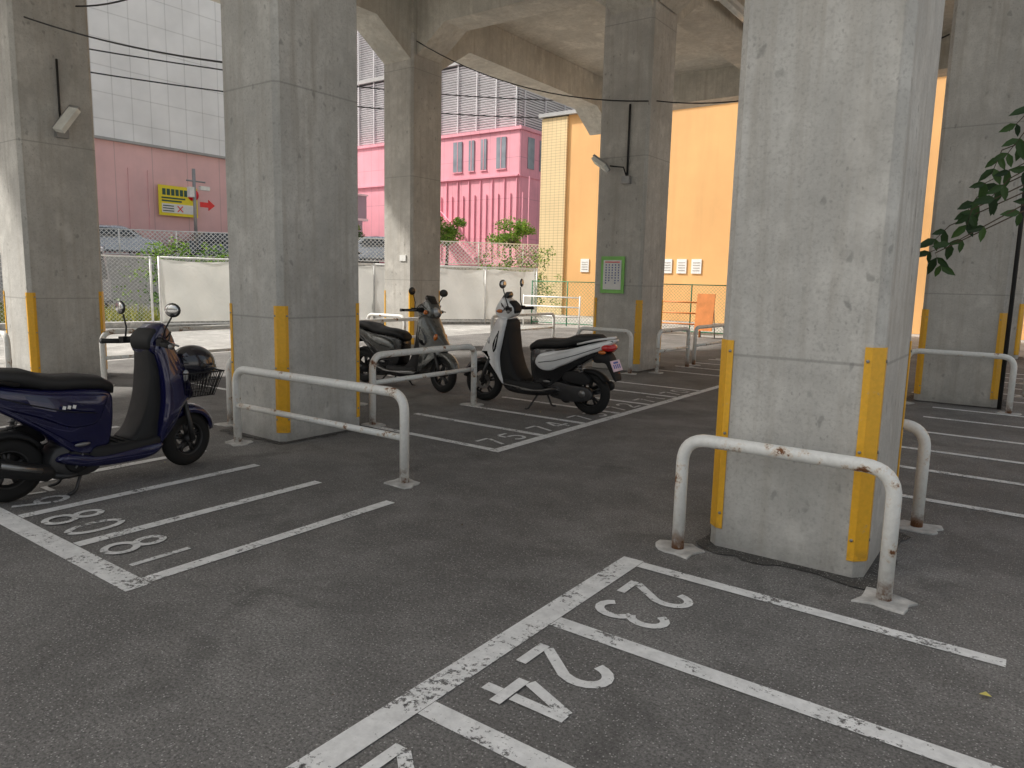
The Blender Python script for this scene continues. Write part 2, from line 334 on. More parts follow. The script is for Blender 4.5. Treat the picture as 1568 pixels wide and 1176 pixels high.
# ------------------------------------------------------------------ guard rails
def rail(p0,p1,h=.66,lower=None,pad=True,r=.034,cr=.14):
    p0=Vector((*p0,0));p1=Vector((*p1,0));q=MB();u=Vector((0,0,1))
    d=(p1-p0).normalized()
    q.tube(rpath([p0-u*.02,p0+u*h,p1+u*h,p1-u*.02],cr,8),r,'RailPaint',14)
    if lower: q.tube([p0+u*lower+d*.01,p1+u*lower-d*.01],r*.72,'RailPaint',10)
    o=q.obj('guard_rail')
    if pad:
        for p in (p0,p1):
            k=MB();P=[]
            for i in range(14):
                a=2*math.pi*i/14+.4;rr=.12*(1/max(abs(math.cos(a)),abs(math.sin(a))))*rnd.uniform(.75,1.2);P.append((p.x+math.cos(a)*rr,p.y+math.sin(a)*rr*.8))
            k.prism(P,-.01,.010,'PatchConcrete');k.obj('rail_footing',o,bevel=.005)
    return o
rail((-1.50,3.66),(-.47,3.66),.63);rail((-1.5,4.96),(-.50,4.96),.63)
rail((-5.53,3.60),(-3.55,3.62),.645,.33)
rail((-5.24,4.90),(-5.26,6.50),.69,.42)
rail((-6.27,10.50),(-5.28,10.50),.68);rail((-5.02,10.95),(-4.98,12.1),.68,.35);rail((-5.02,12.5),(-4.98,13.9),.68,.35)
rail((-1.35,10.42),(-.22,10.42),.68)
rail((-11.3,10.45),(-10.25,10.45),.68);rail((-9.55,4.35),(-9.55,6.9),.68,.35);rail((-9.55,7.6),(-9.55,10.2),.68,.35)
rail((-11.25,3.5),(-10.1,3.5),.66);rail((-6.25,4.0),(-6.25,5.6),.66,.35)
rail((-9.4,12.2),(-9.4,14.6),.68,.35);rail((-.1,12.2),(-.1,14),.68,.35)
# ------------------------------------------------------------------ scooters
def crom(P,k=4):
    out=[];n=len(P)
    for i in range(n):
        p0,p1,p2,p3=[Vector(P[(i+j-1)%n]) for j in range(4)]
        for s in range(k):
            t=s/k;out.append(.5*((2*p1)+(p2-p0)*t+(2*p0-5*p1+4*p2-p3)*t*t+(3*p1-p0-3*p2+p3)*t**3))
    return out
def inflate(mb,outline,wf,mat,inset=.022,yo=0,k=4):
    P=crom(outline,k);n=len(P);ar=sum(P[i].x*P[(i+1)%n].y-P[(i+1)%n].x*P[i].y for i in range(n));sg=1 if ar>0 else -1
    nr=[]
    for i in range(n):
        d=(P[(i+1)%n]-P[i-1]).normalized();nr.append(Vector((-d.y,d.x))*sg)
    R=[]
    for ins,k2 in ((inset,-1),(inset*.35,-.93),(0,-.78),(0,.78),(inset*.35,.93),(inset,1)):
        ring=[]
        for p,q in zip(P,nr):
            a=p+q*ins;w=wf(p.x,p.y);ring.append((a.x,yo+k2*w,a.y))
        R.append(ring)
    mb.rings(R,mat,True,True)
def wheel(r,tw,ax,mat='DarkAlloy'):
    q=MB();n=40;R=[]
    for i in range(n):
        a=2*math.pi*i/n;ring=[]
        for j in range(12):
            b=2*math.pi*j/12;rr=r-tw+math.cos(b)*tw;ring.append((rr*math.cos(a),math.sin(b)*tw*.82,rr*math.sin(a)))
        R.append(ring)
    q.rings(R,'Rubber',True,False,True)
    ri=r-2*tw+.012
    R=[]
    for i in range(n):
        a=2*math.pi*i/n;R.append([((ri+dx)*math.cos(a),y,(ri+dx)*math.sin(a)) for dx,y in ((0,-.028),(.006,-.036),(.012,-.028),(.012,.028),(.006,.036),(0,.028),(-.014,0))])
    q.rings(R,mat,True,False,True)
    q.tube([(0,-.055,0),(0,.055,0)],.032,mat,14)
    for i in range(5):
        a=2*math.pi*i/5+.3
        for da in (-.16,.16):
            q.tube([(.02*math.cos(a),0,.02*math.sin(a)),(ri*math.cos(a+da),0,ri*math.sin(a+da))],[.012,.014],mat,8)
    R=[]
    for i in range(28):
        a=2*math.pi*i/28;R.append([(x*math.cos(a),y,x*math.sin(a)) for x,y in ((.055,.040),(.09,.040),(.09,.044),(.055,.044))])
    if ax: q.rings(R,'Alloy',False,False,True)
    return q
def scooter(M,body,sx=1,sz=1,r=.235,xf=.70,xr=-.70,steer=6,basket=False,mirz=1.38,fender=None,seatc='SeatVinyl',stand='side',hz=1.0,wide=1,lamp='cowl',lean=0,sport=False):
    root=empty('motor_scooter',M@Matrix.Rotation(math.radians(lean),4,'X'))
    sc=lambda P:[(x*sx,z*sz) for x,z in P]
    def part(name,fn,parent=None,M2=None):
        q=MB();fn(q);return q.obj(name,parent or root,M2)
    X=lambda x:x*sx
    Zz=lambda z:z*sz
    fr=empty('steering_assembly',Matrix.Translation((X(.45),0,0))@Matrix.Rotation(math.radians(steer),4,'Z')@Matrix.Translation((-X(.45),0,0)),root)
    w=wheel(r,.052,True);w.obj('front_wheel',fr,Matrix.Translation((xf,0,r)))
    w=wheel(r,.055,False);w.obj('rear_wheel',root,Matrix.Translation((xr,0,r)))
    def fork(q):
        for s in (-1,1):
            q.tube([(xf,s*.075,r),(xf-.02,s*.08,r+.1),(X(.60),s*.078,Zz(.56))],[.022,.02,.018],'DarkAlloy',10)
            q.tube([(xf,s*.05,r),(xf,s*.09,r)],.014,'Alloy',8)
        q.tube([(X(.62),0,Zz(.52)),(X(.40),0,Zz(.98))],.03,'BlackPlastic',10)
        q.obox((xf-.07,.058,r+.055),(.05,.04,.07),Matrix.Rotation(.6,3,'Y'),'DarkAlloy')
    part('front_fork',fork,fr)
    def fend(q):
        R=[]
        for i in range(15):
            a=math.radians(12+i*(150-12)/14);t=i/14;hw=.062*(.55+.45*math.sin(math.pi*min(1,t*1.0+.08))) ;ro=r+.022+.012*math.sin(math.pi*t);ring=[]
            prof=[(-1,-.045),(-.92,-.01),(-.6,.012),(0,.022),(.6,.012),(.92,-.01),(1,-.045),(.9,-.045),(.55,0),(0,.008),(-.55,0),(-.9,-.045)]
            for u,dz in prof: ring.append((xf+(ro+dz)*math.cos(a),u*hw*1.15,r+(ro+dz)*math.sin(a)))
            R.append(ring)
        q.rings(R,fender or body,True,True)
    part('front_fender',fend,fr)
    def apw(x,z):
        x/=sx;z/=sz;t=max(0,min(1,(x-.38)/.32));return wide*(.215*(1-.70*t**1.3))*(1-.3*max(0,(z-.72)/.3))*(1-.35*max(0,(.42-z)/.2))
    if sport: ao=[(.46,1.0),(.53,.92),(.62,.78),(.73,.64),(.76,.575),(.70,.56),(.61,.57),(.545,.50),(.49,.38),(.42,.27),(.35,.25),(.40,.40),(.415,.56),(.375,.72),(.355,.85),(.345,.98)]
    else: ao=[(.47,1.0),(.55,.90),(.62,.76),(.70,.62),(.685,.545),(.61,.525),(.54,.46),(.47,.36),(.39,.27),(.33,.255),(.34,.40),(.37,.58),(.365,.80),(.345,.97)]
    def apron(q): inflate(q,sc(ao),apw,body,.03)
    part('front_apron',apron)
    if sport:
        def insert(q):
            inflate(q,sc([(.40,.86),(.46,.80),(.52,.68),(.50,.60),(.44,.62),(.40,.70)]),lambda x,z:apw(x,z)+.006,'BlackGloss',.012)
        part('apron_insert',insert)
    def inner(q): inflate(q,sc([(.40,.97),(.31,.96),(.305,.8),(.285,.62),(.235,.46),(.18,.36),(.12,.30),(.20,.25),(.38,.25),(.42,.4),(.43,.6),(.40,.8)]),lambda x,z:(.15 if sport else .135)*wide*(1-.3*max(0,(z/sz-.75)/.3)),'BlackPlastic')
    part('leg_shield_inner',inner)
    def floor(q):
        inflate(q,sc([(.34,.31),(.2,.305),(0,.30),(-.16,.305),(-.2,.24),(-.1,.17),(.2,.17),(.33,.21)]),lambda x,z:.165*wide,'BlackPlastic')
        for i in range(7): q.box((X(.24)-i*.05*sx,-.10,Zz(.303)),(X(.24)-i*.05*sx-.018,.10,Zz(.311)),'Rubber')
        inflate(q,sc([(.34,.27),(-.1,.245),(-.35,.29),(-.42,.24),(-.2,.17),(.1,.155),(.30,.18)]),lambda x,z:.174*wide,body if basket else 'BlackGloss')
    part('footboard',floor)
    def rbw(x,z): x/=sx;return wide*(.155-.085*max(0,(-x-.45)/.5)-.05*max(0,(x+.12)/.15))
    def rear(q): inflate(q,sc([(-.06,.28),(.0,.40),(.02,.56),(.0,.66),(-.15,.70),(-.5,.73),(-.86,.80),(-.93,.77),(-.86,.68),(-.66,.56),(-.5,.45),(-.38,.34),(-.25,.26)]),rbw,'BlackGloss' if not basket else body)
    part('rear_body',rear)
    if sport: so=[(-.16,.46),(-.07,.53),(-.12,.62),(-.24,.665),(-.5,.71),(-.80,.79),(-1.0,.83),(-1.01,.80),(-.90,.72),(-.74,.66),(-.60,.60),(-.50,.55),(-.38,.50),(-.28,.455)]
    else: so=[(-.14,.46),(-.06,.56),(-.03,.655),(-.2,.68),(-.5,.715),(-.86,.79),(-.96,.80),(-.97,.755),(-.86,.68),(-.66,.60),(-.48,.53),(-.32,.455)]
    def side(q): inflate(q,sc(so),lambda x,z:rbw(x,z)+.012,body)
    part('side_cover',side)
    def seam(q):
        for s in (-1,1):
            q.tube([(X(a),s*(rbw(X(a),0)+.0125),Zz(b)) for a,b in ((-.14,.54),(-.35,.575),(-.6,.65),(-.88,.75))],.0035,'BlackPlastic',5)
            q.ell((X(-.25),s*(rbw(X(-.25),0)+.012),Zz(.34)),(.05,.012,.014),'Alloy')
    part('side_trim',seam)
    if basket:
        def strip(q):
            for s in (-1,1):
                for i in range(3): q.obox((X(-.36)+i*.03,s*(.1685),Zz(.60)),(.018,.006,.022),Matrix.Rotation(.3,3,'Y'),'SignWhite')
        part('badge',strip)
    def seat(q):
        st=[(.045,.655,.015,.06),(.03,.69,.04,.095),(-.05,.725,.052,.125),(-.2,.745,.056,.145),(-.35,.75,.056,.15),(-.46,.765,.06,.15),(-.56,.80,.062,.145),(-.7,.82,.055,.135),(-.82,.83,.045,.115),(-.88,.825,.02,.07)]
        R=[]
        for x,z,hh,hw in st:
            R.append([(x*sx,wide*hw*math.copysign(abs(math.cos(a))**.75,math.cos(a)),(z+hh*math.copysign(abs(math.sin(a))**.8,math.sin(a)))*sz) for a in [2*math.pi*i/18 for i in range(18)]])
        q.rings(R,seatc,True,True)
    part('seat',seat)
    def grab(q): q.tube(rpath([(X(-.62),.13,Zz(.77)),(X(-.86),.135,Zz(.83)),(X(-1.0),.06,Zz(.85)),(X(-1.0),-.06,Zz(.85)),(X(-.86),-.135,Zz(.83)),(X(-.62),-.13,Zz(.77))],.05,4),.012,'BlackPlastic' if body!='WhiteGloss' else body,8)
    part('grab_rail',grab)
    def tail(q):
        q.ell((X(-.94),0,Zz(.745)),(.085,.115,.05),'RedLens')
        for s in (-1,1): q.ell((X(-.91),s*.105,Zz(.70)),(.045,.035,.022),'OrangeLens')
        inflate(q,sc([(-.78,.66),(-.90,.70),(-.97,.66),(-1.02,.55),(-1.06,.42),(-1.04,.41),(-.97,.52),(-.92,.58),(-.80,.58)]),lambda x,z:.075,'BlackPlastic',.008)
        Mr=Matrix.Rotation(math.radians(24),3,'Y')
        q.obox((X(-1.03),0,Zz(.56)),(.006,.20,.12),Mr,'PlateMat')
        for i in range(4): q.obox((X(-1.034),-.06+i*.04,Zz(.553)),(.006,.022,.045),Mr,'PlateText')
        q.obox((X(-1.03)+.012,0,Zz(.59)),(.006,.10,.02),Mr,'PlateText')
        q.tube([(X(-1.03),-.04,Zz(.46)),(X(-1.045),-.04,Zz(.46))],.025,'RedLens',12)
        R=[]
        for i in range(9):
            a=math.radians(30+i*115/8);ro=r+.02
            R.append([(xr+(ro+d)*math.cos(a),u*.06,r+(ro+d)*math.sin(a)) for u,d in ((-1,-.03),(-.8,.0),(0,.012),(.8,0),(1,-.03),(.7,-.012),(0,0),(-.7,-.012))])
        q.rings(R,'BlackPlastic',True,True)
    part('tail_section',tail)
    def eng(q):
        z0=r
        inflate(q,[(xr-.07,z0-.05),(xr+.1,z0-.09),(xr+.33,z0-.08),(xr+.45,z0-.02),(xr+.46,z0+.07),(xr+.36,z0+.11),(xr+.15,z0+.09),(xr-.03,z0+.08),(xr-.09,z0+.02)],lambda x,z:.035,'DarkAlloy',.012,.115)
        q.tube([(xr+.36,.145,z0+.015),(xr+.36,.158,z0+.015)],.062,'DarkAlloy',18);q.tube([(xr+.02,.145,z0+.01),(xr+.02,.156,z0+.01)],.04,'Alloy',16)
        inflate(q,[(xr-.02,z0+.11),(xr+.22,z0+.12),(xr+.28,z0+.17),(xr+.2,z0+.24),(xr+.02,z0+.23),(xr-.06,z0+.17)],lambda x,z:.04,'BlackPlastic',.012,.11)
        inflate(q,[(xr+.22,z0-.09),(xr+.46,z0-.09),(xr+.52,z0),(xr+.48,z0+.1),(xr+.3,z0+.13),(xr+.2,z0+.05)],lambda x,z:.10,'DarkAlloy',.015,-.03)
        q.tube([(xr+.36,-.125,z0+.01),(xr+.36,-.15,z0+.01)],[.085,.07],'BlackPlastic',20)
        for i in range(6):
            a=math.pi*2*i/6;q.tube([(xr+.36+.05*math.cos(a),-.15,z0+.01+.05*math.sin(a)),(xr+.36+.02*math.cos(a),-.153,z0+.01+.02*math.sin(a))],.006,'Alloy',6)
        q.tube([(xr+.40,-.10,z0-.08),(xr+.30,-.13,z0-.085),(xr+.18,-.14,z0-.05)],.016,'DarkAlloy',8)
        q.tube([(xr+.20,-.145,z0-.045),(xr+.17,-.15,z0-.035),(xr-.12,-.16,z0+.06),(xr-.18,-.16,z0+.085),(xr-.2,-.16,z0+.09)],[.03,.052,.056,.05,.02],'BlackPlastic',16)
        q.tube([(xr+.12,-.198,z0+.0),(xr-.10,-.210,z0+.075)],.018,'Alloy',8)
        sp=[];a0=Vector((xr+.01,.09,z0+.06));a1=Vector((xr+.12,.09,Zz(.62)))
        for i in range(61):
            t=i/60;c=a0.lerp(a1,.15+.75*t);ang=2*math.pi*8*t;sp.append(c+Vector((math.cos(ang)*.026,math.sin(ang)*.026,0)))
        q.tube(sp,.005,'Alloy',6);q.tube([a0,a1],.013,'DarkAlloy',8)
        q.tube([(xr,-.07,r),(xr,.09,r)],.02,'Alloy',10)
        q.tube([(xr+.3,0,r-.02),(X(-.15),0,Zz(.24))],.05,'DarkAlloy',10)
    part('engine',eng)
    def std(q):
        if stand=='side': q.tube([(X(-.12),.11,Zz(.20)),(X(-.03),.20,.02),(X(.0),.23,.008)],.011,'DarkAlloy',8)
        for s in (-1,1): q.tube(rpath([(X(-.22),s*.09,.17),(X(-.30),s*.13,.02 if stand!='side' else .07),(X(-.36),s*.15,.012 if stand!='side' else .08)],.03,3),.011,'DarkAlloy',8)
    part('stand',std)
    hb=1.06*hz
    def bar(q):
        inflate(q,[(X(.30),hb-.07),(X(.29),hb),(X(.33),hb+.06),(X(.40),hb+.12),(X(.46),hb+.115),(X(.52),hb+.03),(X(.54),hb-.05),(X(.48),hb-.11),(X(.38),hb-.12)],lambda x,z:.115-.16*max(0,x/sx-.38)-.12*max(0,z-hb),body,.02)
        inflate(q,[(X(.285),hb-.05),(X(.275),hb+.01),(X(.315),hb+.065),(X(.36),hb+.08),(X(.36),hb-.08)],lambda x,z:.10,'BlackPlastic',.015)
        if sport: inflate(q,[(X(.40),hb+.10),(X(.37),hb+.15),(X(.39),hb+.19),(X(.43),hb+.17),(X(.50),hb+.06),(X(.46),hb+.06)],lambda x,z:.07,'BlackGloss',.01)
        for s in (-1,1):
            q.tube([(X(.38),s*.08,hb),(X(.34),s*.17,hb+.0),(X(.29),s*.22,hb-.01)],[.035,.025,.018],'BlackPlastic',10)
            q.tube([(X(.29),s*.22,hb-.01),(X(.25),s*.35,hb-.015)],.0175,'Rubber',12);q.tube([(X(.25),s*.35,hb-.015),(X(.245),s*.365,hb-.015)],.02,'Alloy',12)
            q.tube([(X(.36),s*.19,hb),(X(.36),s*.26,hb-.01),(X(.32),s*.35,hb-.015)],.007,'Alloy',6)
            q.obox((X(.31),s*.195,hb),(.05,.05,.045),Matrix.Identity(3),'BlackPlastic')
            st=[(X(.32),s*.19,hb+.01),(X(.34),s*.20,hb+.09),(X(.36),s*.25,mirz-.05)];q.tube(st,.006,'BlackPlastic',6)
            Mr=Matrix.Rotation(math.radians(-s*10),3,'Z')
            q.ell((X(.355),s*.27,mirz),(.018,.066,.05),'MirrorBack',Mr);q.ell((X(.355)-.009,s*.27,mirz),(.012,.058,.043),'Chrome',Mr)
        for s in (-1,1): q.tube(rpath([(X(.36),s*.2,hb),(X(.42),s*.18,hb+.08),(X(.44),s*.1,hb+.02)],.04,4),.005,'Cable',6)
        if lamp=='cowl':
            q.ell((X(.50),0,hb+.0),(.045,.085,.055),'ClearLens',Matrix.Rotation(-.3,3,'Y'))
            for s in (-1,1): q.ell((X(.47),s*.10,hb-.03),(.045,.03,.022),'OrangeLens')
        else:
            q.ell((X(.50),0,hb-.02),(.05,.07,.07),'Chrome');q.ell((X(.515),0,hb-.02),(.045,.062,.062),'ClearLens')
            for s in (-1,1): q.ell((X(.46),s*.12,hb-.03),(.03,.03,.03),'OrangeLens')
    part('handlebar',bar,fr)
    def lamps(q):
        for s in (-1,1): q.ell((X(.60),s*.095,Zz(.72)),(.035,.022,.05),'OrangeLens' if lamp!='cowl' else 'ClearLens',Matrix.Rotation(.5,3,'Y'))
        q.ell((X(.665),0,Zz(.66)),(.02,.03,.018),'Chrome')
    part('apron_lamps',lamps)
    if basket:
        def bk(q):
            x0,x1,w0,w1,zb,zt=X(.60),X(.93),.10,.145,.54,.72
            rg=lambda t:[(x0-.02*t,-(w0+(w1-w0)*t),zb+(zt-zb)*t),(x1-.06+.06*t,-(w0+(w1-w0)*t),zb+(zt-zb)*t),(x1-.06+.06*t,(w0+(w1-w0)*t),zb+(zt-zb)*t),(x0-.02*t,(w0+(w1-w0)*t),zb+(zt-zb)*t)]
            for t,rr in ((0,.004),(.33,.003),(.66,.003),(1,.006)):
                P=rg(t);q.tube(P+[P[0]],rr,'BlackPlastic',6)
            for e in range(4):
                for k in range(12):
                    a,b=[Vector(rg(t)[e]).lerp(Vector(rg(t)[(e+1)%4]),k/12) for t in (0,1)];q.tube([a,b],.003,'BlackPlastic',5)
            for k in range(9):
                P=rg(0);a=Vector(P[0]).lerp(Vector(P[1]),k/8);b=Vector(P[3]).lerp(Vector(P[2]),k/8);q.tube([a,b],.003,'BlackPlastic',5)
            q.tube([(X(.5),0,.48),(X(.7),0,.535)],.012,'BlackPlastic',6)
        part('front_basket',bk)
        def hm(q):
            q.ell((X(.745),0,.775),(.165,.135,.14),'Helmet',Matrix.Rotation(.15,3,'Y'),24,14)
            q.ell((X(.765),0,.755),(.160,.130,.080),'CarGlass',Matrix.Rotation(.15,3,'Y'),24,10)
            q.tube([(X(.745),-.134,.77),(X(.745),-.139,.77)],.02,'DarkAlloy',10)
        part('helmet',hm)
    return root
RZ=lambda a:Matrix.Rotation(math.radians(a),4,'Z')
T=lambda x,y,z=0:Matrix.Translation((x,y,z))
scooter(T(-4.65,6.9)@RZ(180),'WhiteGloss',1.0,1.02,.24,.72,-.72,12,hz=1.06,mirz=1.41,lean=-2,fender='BlackGloss',sport=True)
scooter(T(-6.80,6.92)@RZ(2),'GreyPaint',.98,.97,.235,.70,-.72,-8,mirz=1.27,hz=.98,lamp='round',lean=-3,fender='GreyPaint',sport=True)
scooter(T(-5.12,2.32)@RZ(90),'BluePaint',.88,.97,.21,.60,-.60,10,basket=True,mirz=1.19,hz=.91,stand='center')
# ------------------------------------------------------------------ fences
def linkfence(name,pts,h,step,wr,mat,posts=2.0,z0=0,cloth=None,prad=.03,wmat=None):
    root=empty(name)
    for i in range(len(pts)-1):
        a=Vector((*pts[i],z0));b=Vector((*pts[i+1],z0));ln=(b-a).length;d=(b-a)/ln;nrm=Vector((-d.y,d.x,0))
        q=MB();k=max(1,round(ln/posts))
        for j in range(k+1): q.tube([a+d*ln*j/k,a+d*ln*j/k+Vector((0,0,h))],prad,mat,8)
        for z in (h-.02,.08): q.tube([a+Vector((0,0,z)),b+Vector((0,0,z))],prad*.7,mat,8)
        q.obj('posts_and_rails',root)
        if step:
            q=MB();n=int((ln+h)/step)
            for s in (0,1):
                for j in range(n):
                    t0=j*step-h*(1) if s==0 else j*step
                    e0=t0;e1=t0+h if s==0 else t0-h;zA,zB=0.0,h
                    if s==0:
                        if e0<0: zA=-e0;e0=0
                        if e1>ln: zB-=(e1-ln);e1=ln
                        if e0>=ln or zB<=zA: continue
                    else:
                        if e0>ln: zA=e0-ln;e0=ln
                        if e1<0: zB+=e1;e1=0
                        if zB<=zA: continue
                    A=a+d*e0+Vector((0,0,zA+.05));B=a+d*e1+Vector((0,0,zB));off=nrm*(.003 if s else -.003);wv=Vector((0,0,wr*.7))
                    q.add([A+off-wv,B+off-wv,B+off+wv,A+off+wv],[(0,1,2,3)],wmat or mat)
            q.obj('mesh_wires',root)
        if cloth:
            q=MB();nx=int(ln*6);nz=10;V=[]
            for ix in range(nx+1):
                for iz in range(nz+1):
                    u=ix/nx*ln;sag=-.06*abs(math.sin(u*1.57))*(iz==nz)
                    off=.06+.035*math.sin(u*7+iz*.5)+.025*math.sin(u*2.3+iz*1.1)+rnd.uniform(-.012,.012)
                    V.append(a+d*u+nrm*off*cloth+Vector((0,0,.06+iz/nz*(h-.12)+sag)))
            q.add(V,[(ix*(nz+1)+iz,(ix+1)*(nz+1)+iz,(ix+1)*(nz+1)+iz+1,ix*(nz+1)+iz+1) for ix in range(nx) for iz in range(nz)],'ClothWhite',True);q.obj('white_sheeting',root)
    return root
linkfence('sheeted_fence',[(-19.0,10.2),(-17.0,15.9),(-14.1,20.6)],1.85,0,.006,'WhiteSteel',2.0,cloth=-1)
linkfence('chain_link_fence',[(-19.05,10.0),(-21.5,3.0)],1.85,.10,.006,'WhiteSteel',2.0)
linkfence('chain_link_fence',[(-18.8,10.1),(-16.8,15.8),(-13.9,20.45)],1.85,.13,.004,'WhiteSteel',2.0)
linkfence('lattice_fence',[(-36.5,10.8),(-34,14),(-20,32),(-15,38.4)],1.15,.19,.024,'WhiteSteel',2.2,z0=2.1)
linkfence('green_mesh_fence',[(-13.9,20.2),(-11.2,20.3)],1.45,.12,.006,'GreenSteel',1.3,prad=.02)
linkfence('green_mesh_fence',[(-9.6,20.2),(-7.0,20.2)],1.45,.10,.006,'GreenSteel',1.3,prad=.02)
def barrier(x0,x1,y,mt='OrangeSteel'):
    q=MB()
    for x in (x0,x1): q.tube([(x,y,0),(x,y,1.0)],.025,mt,8)
    for z in (.35,.65,.95): q.tube([(x0,y,z),(x1,y,z)],.022,mt,8)
    q.obj('steel_barrier')
barrier(-13.6,-11.5,19.3,'WhiteSteel');barrier(-9.0,-7.6,19.2)
q=MB();Mx=Matrix.Rotation(-.12,3,'X');q.obox((-7.4,19.0,.7),(.5,.03,1.0),Mx,'OrangeSteel')
q.tube([(-7.6,19.3,0),(-7.6,19.05,1.15)],.015,'Steel');q.tube([(-7.2,19.3,0),(-7.2,19.05,1.15)],.015,'Steel');q.obj('barrier_board')
q=MB();q.add([(-21.6,2.8,0),(-19.2,10.1,0),(-17.1,15.95,0),(-14.2,20.75,0),(-13.9,20.6,0),(-16.8,15.8,0),(-18.9,10,0),(-21.3,2.7,0)]+[(a,b,.14) for a,b in ((-21.6,2.8),(-19.2,10.1),(-17.1,15.95),(-14.2,20.75),(-13.9,20.6),(-16.8,15.8),(-18.9,10),(-21.3,2.7))],
 [range(7,-1,-1),range(8,16)]+[(i,(i+1)%8,8+(i+1)%8,8+i) for i in range(8)],'PatchConcrete');q.obj('fence_kerb')
# ------------------------------------------------------------------ terrace
q=MB();P=[(-55,-14.0),(-38.3,8.45),(-34.3,13.6),(-20.2,31.8),(-14.5,39.0),(-14.5,120),(-140,120),(-140,-14)]
q.prism(P[::-1],-.02,2.1,'PatchConcrete');q.sheet(P[::-1],2.104,'Terrace');q.obj('raised_terrace')
# ------------------------------------------------------------------ buildings
b=empty('white_panel_building');q=MB();q.box((-70,-20,2.1),(-38.0,28,7.78),'PinkLeft');q.obj('pink_lower_wall',b)
q=MB();q.box((-70,-20,7.9),(-37.9,28.05,20),'WhitePanel');q.obj('upper_panels',b)
q=MB();q.box((-69.9,-20.1,7.78),(-37.8,28.1,7.9),'RoofGrey');q.obj('flashing',b)
q=MB()
for y in (17.0,19.0,20.0,24.6,26.2): q.box((-38.0,y,2.1),(-37.93,y+.09,6.6),'PinkLeft')
q.obj('downpipes',b)
s=empty('parking_advert_sign');q=MB();q.box((-37.85,20.45,4.4),(-37.8,22.6,5.95),'SignYellow');q.obj('panel',s)
q=MB()
for i in range(6): q.box((-37.8,20.65+i*.24,5.45),(-37.79,20.83+i*.24,5.78),'SignText')
q.box((-37.8,20.6,4.55),(-37.79,22.4,5.02),'SignWhite');q.box((-37.8,20.6,5.12),(-37.79,21.7,5.2),'SignText');q.box((-37.8,20.6,5.27),(-37.79,21.9,5.35),'SignText')
for i in range(3): q.box((-37.79,20.65,4.62+i*.13),(-37.78,21.25,4.67+i*.13),'SignText')
Mx=Matrix.Rotation(.8,3,'X')
q.obox((-37.785,21.6,4.78),(.01,.42,.05),Mx,'SignRed');q.obox((-37.783,21.6,4.78),(.01,.42,.05),Matrix.Rotation(-.8,3,'X'),'SignRed')
q.tube([(-37.8,22.35,5.6),(-37.76,22.35,5.6)],.32,'SignRed',20);q.obj('lettering',s)
s=empty('traffic_pole');q=MB();q.tube([(-35.2,20.9,2.1),(-35.2,20.9,6.6)],.08,'Steel');q.tube([(-35.2,20.5,6.0),(-35.2,21.5,6.0)],.04,'Steel');q.box((-35.3,21.2,5.6),(-35.1,21.7,5.8),'WhiteSteel');q.box((-35.35,20.6,5.2),(-35.1,20.85,5.7),'WhiteSteel');q.obj('pole_and_lamps',s)
q=MB();q.box((-35.15,21.15,4.75),(-35.1,21.6,5.0),'SignRed');q.add([(-35.1,21.6,4.6),(-35.1,21.95,4.87),(-35.1,21.6,5.14),(-35.15,21.6,4.6),(-35.15,21.95,4.87),(-35.15,21.6,5.14)],[(0,1,2),(3,5,4),(0,3,4,1),(1,4,5,2),(2,5,3,0)],'SignRed');q.obj('red_arrow',s)
b=empty('pink_building')
q=MB();q.box((-80,48.6,2.1),(-35,80,13.3),'PinkWallS');q.obj('south_walls',b)
q=MB();q.box((-34.998,48.62,2.1),(-34.94,79,13.28),'PinkWallE');q.obj('east_cladding',b)
q=MB();q.box((-80.2,48.45,13.3),(-34.8,80.2,13.55),'PinkWallS');q.obj('parapet',b)
q=MB()
for x in (-41.9,-40.2,-38.9,-37.3):
    w=.95 if x in(-41.9,-37.3) else .55;q.box((x,48.52,10.4),(x+w,48.58,12.85),'Window');q.box((x-.06,48.50,10.3),(x+w+.06,48.56,10.38),'PinkWallS');q.box((x+w/2-.03,48.5,10.4),(x+w/2+.03,48.53,12.85),'PinkWallE')
for y in (49.6,51.3,53.2,55): q.box((-34.93,y,10.4),(-34.88,y+.9,12.85),'Window')
q.obj('windows',b)
q=MB()
for i in range(22):
    x=-47+i*.62
    q.box((x,48.50,3+((i*7)%3)*.4),(x+.07,48.6,9.6 if i%2 else 8.4),'PinkWallE')
q.box((-80,48.4,9.7),(-35,48.6,9.85),'PinkWallE');q.box((-34.95,48.5,9.7),(-34.85,79,9.85),'PinkWallE');q.obj('ribs',b)
q=MB();q.add([(-41.5,46.5,6.0),(-37.8,46.5,2.9),(-37.8,46.5,3.2),(-41.5,46.5,6.3),(-41.5,47.3,6.0),(-37.8,47.3,2.9),(-37.8,47.3,3.2),(-41.5,47.3,6.3)],[(0,1,2,3),(4,7,6,5),(3,2,6,7),(0,4,5,1)],'PinkWallE')
for i in range(12):
    t=i/11;q.box((-41.5+3.7*t-.02,46.5,6.1-3.1*t),(-41.5+3.7*t+.02,46.54,7.0-3.1*t),'PinkWallE')
q.tube([(-41.5,46.5,7.0),(-37.8,46.5,3.9)],.035,'PinkWallE');q.box((-44,46.5,6.0),(-41.5,48.4,6.25),'PinkWallE');q.obj('outside_stairs',b)
b=empty('louvered_parking_tower')
q=MB();q.box((-79,49.6,13.6),(-36.0,78,19.2),'LouverBack');q.box((-79,49.7,19.2),(-42,78,27),'LouverBack');q.obj('core',b)
q=MB()
for i in range(28): 
    z=13.7+i*.20;q.obox((-57.45,49.42,z),(43.1,.18,.12),Matrix.Rotation(.5,3,'X'),'Louver');q.obox((-35.8,63.5,z),(.18,28,.12),Matrix.Rotation(.5,3,'Y'),'Louver')
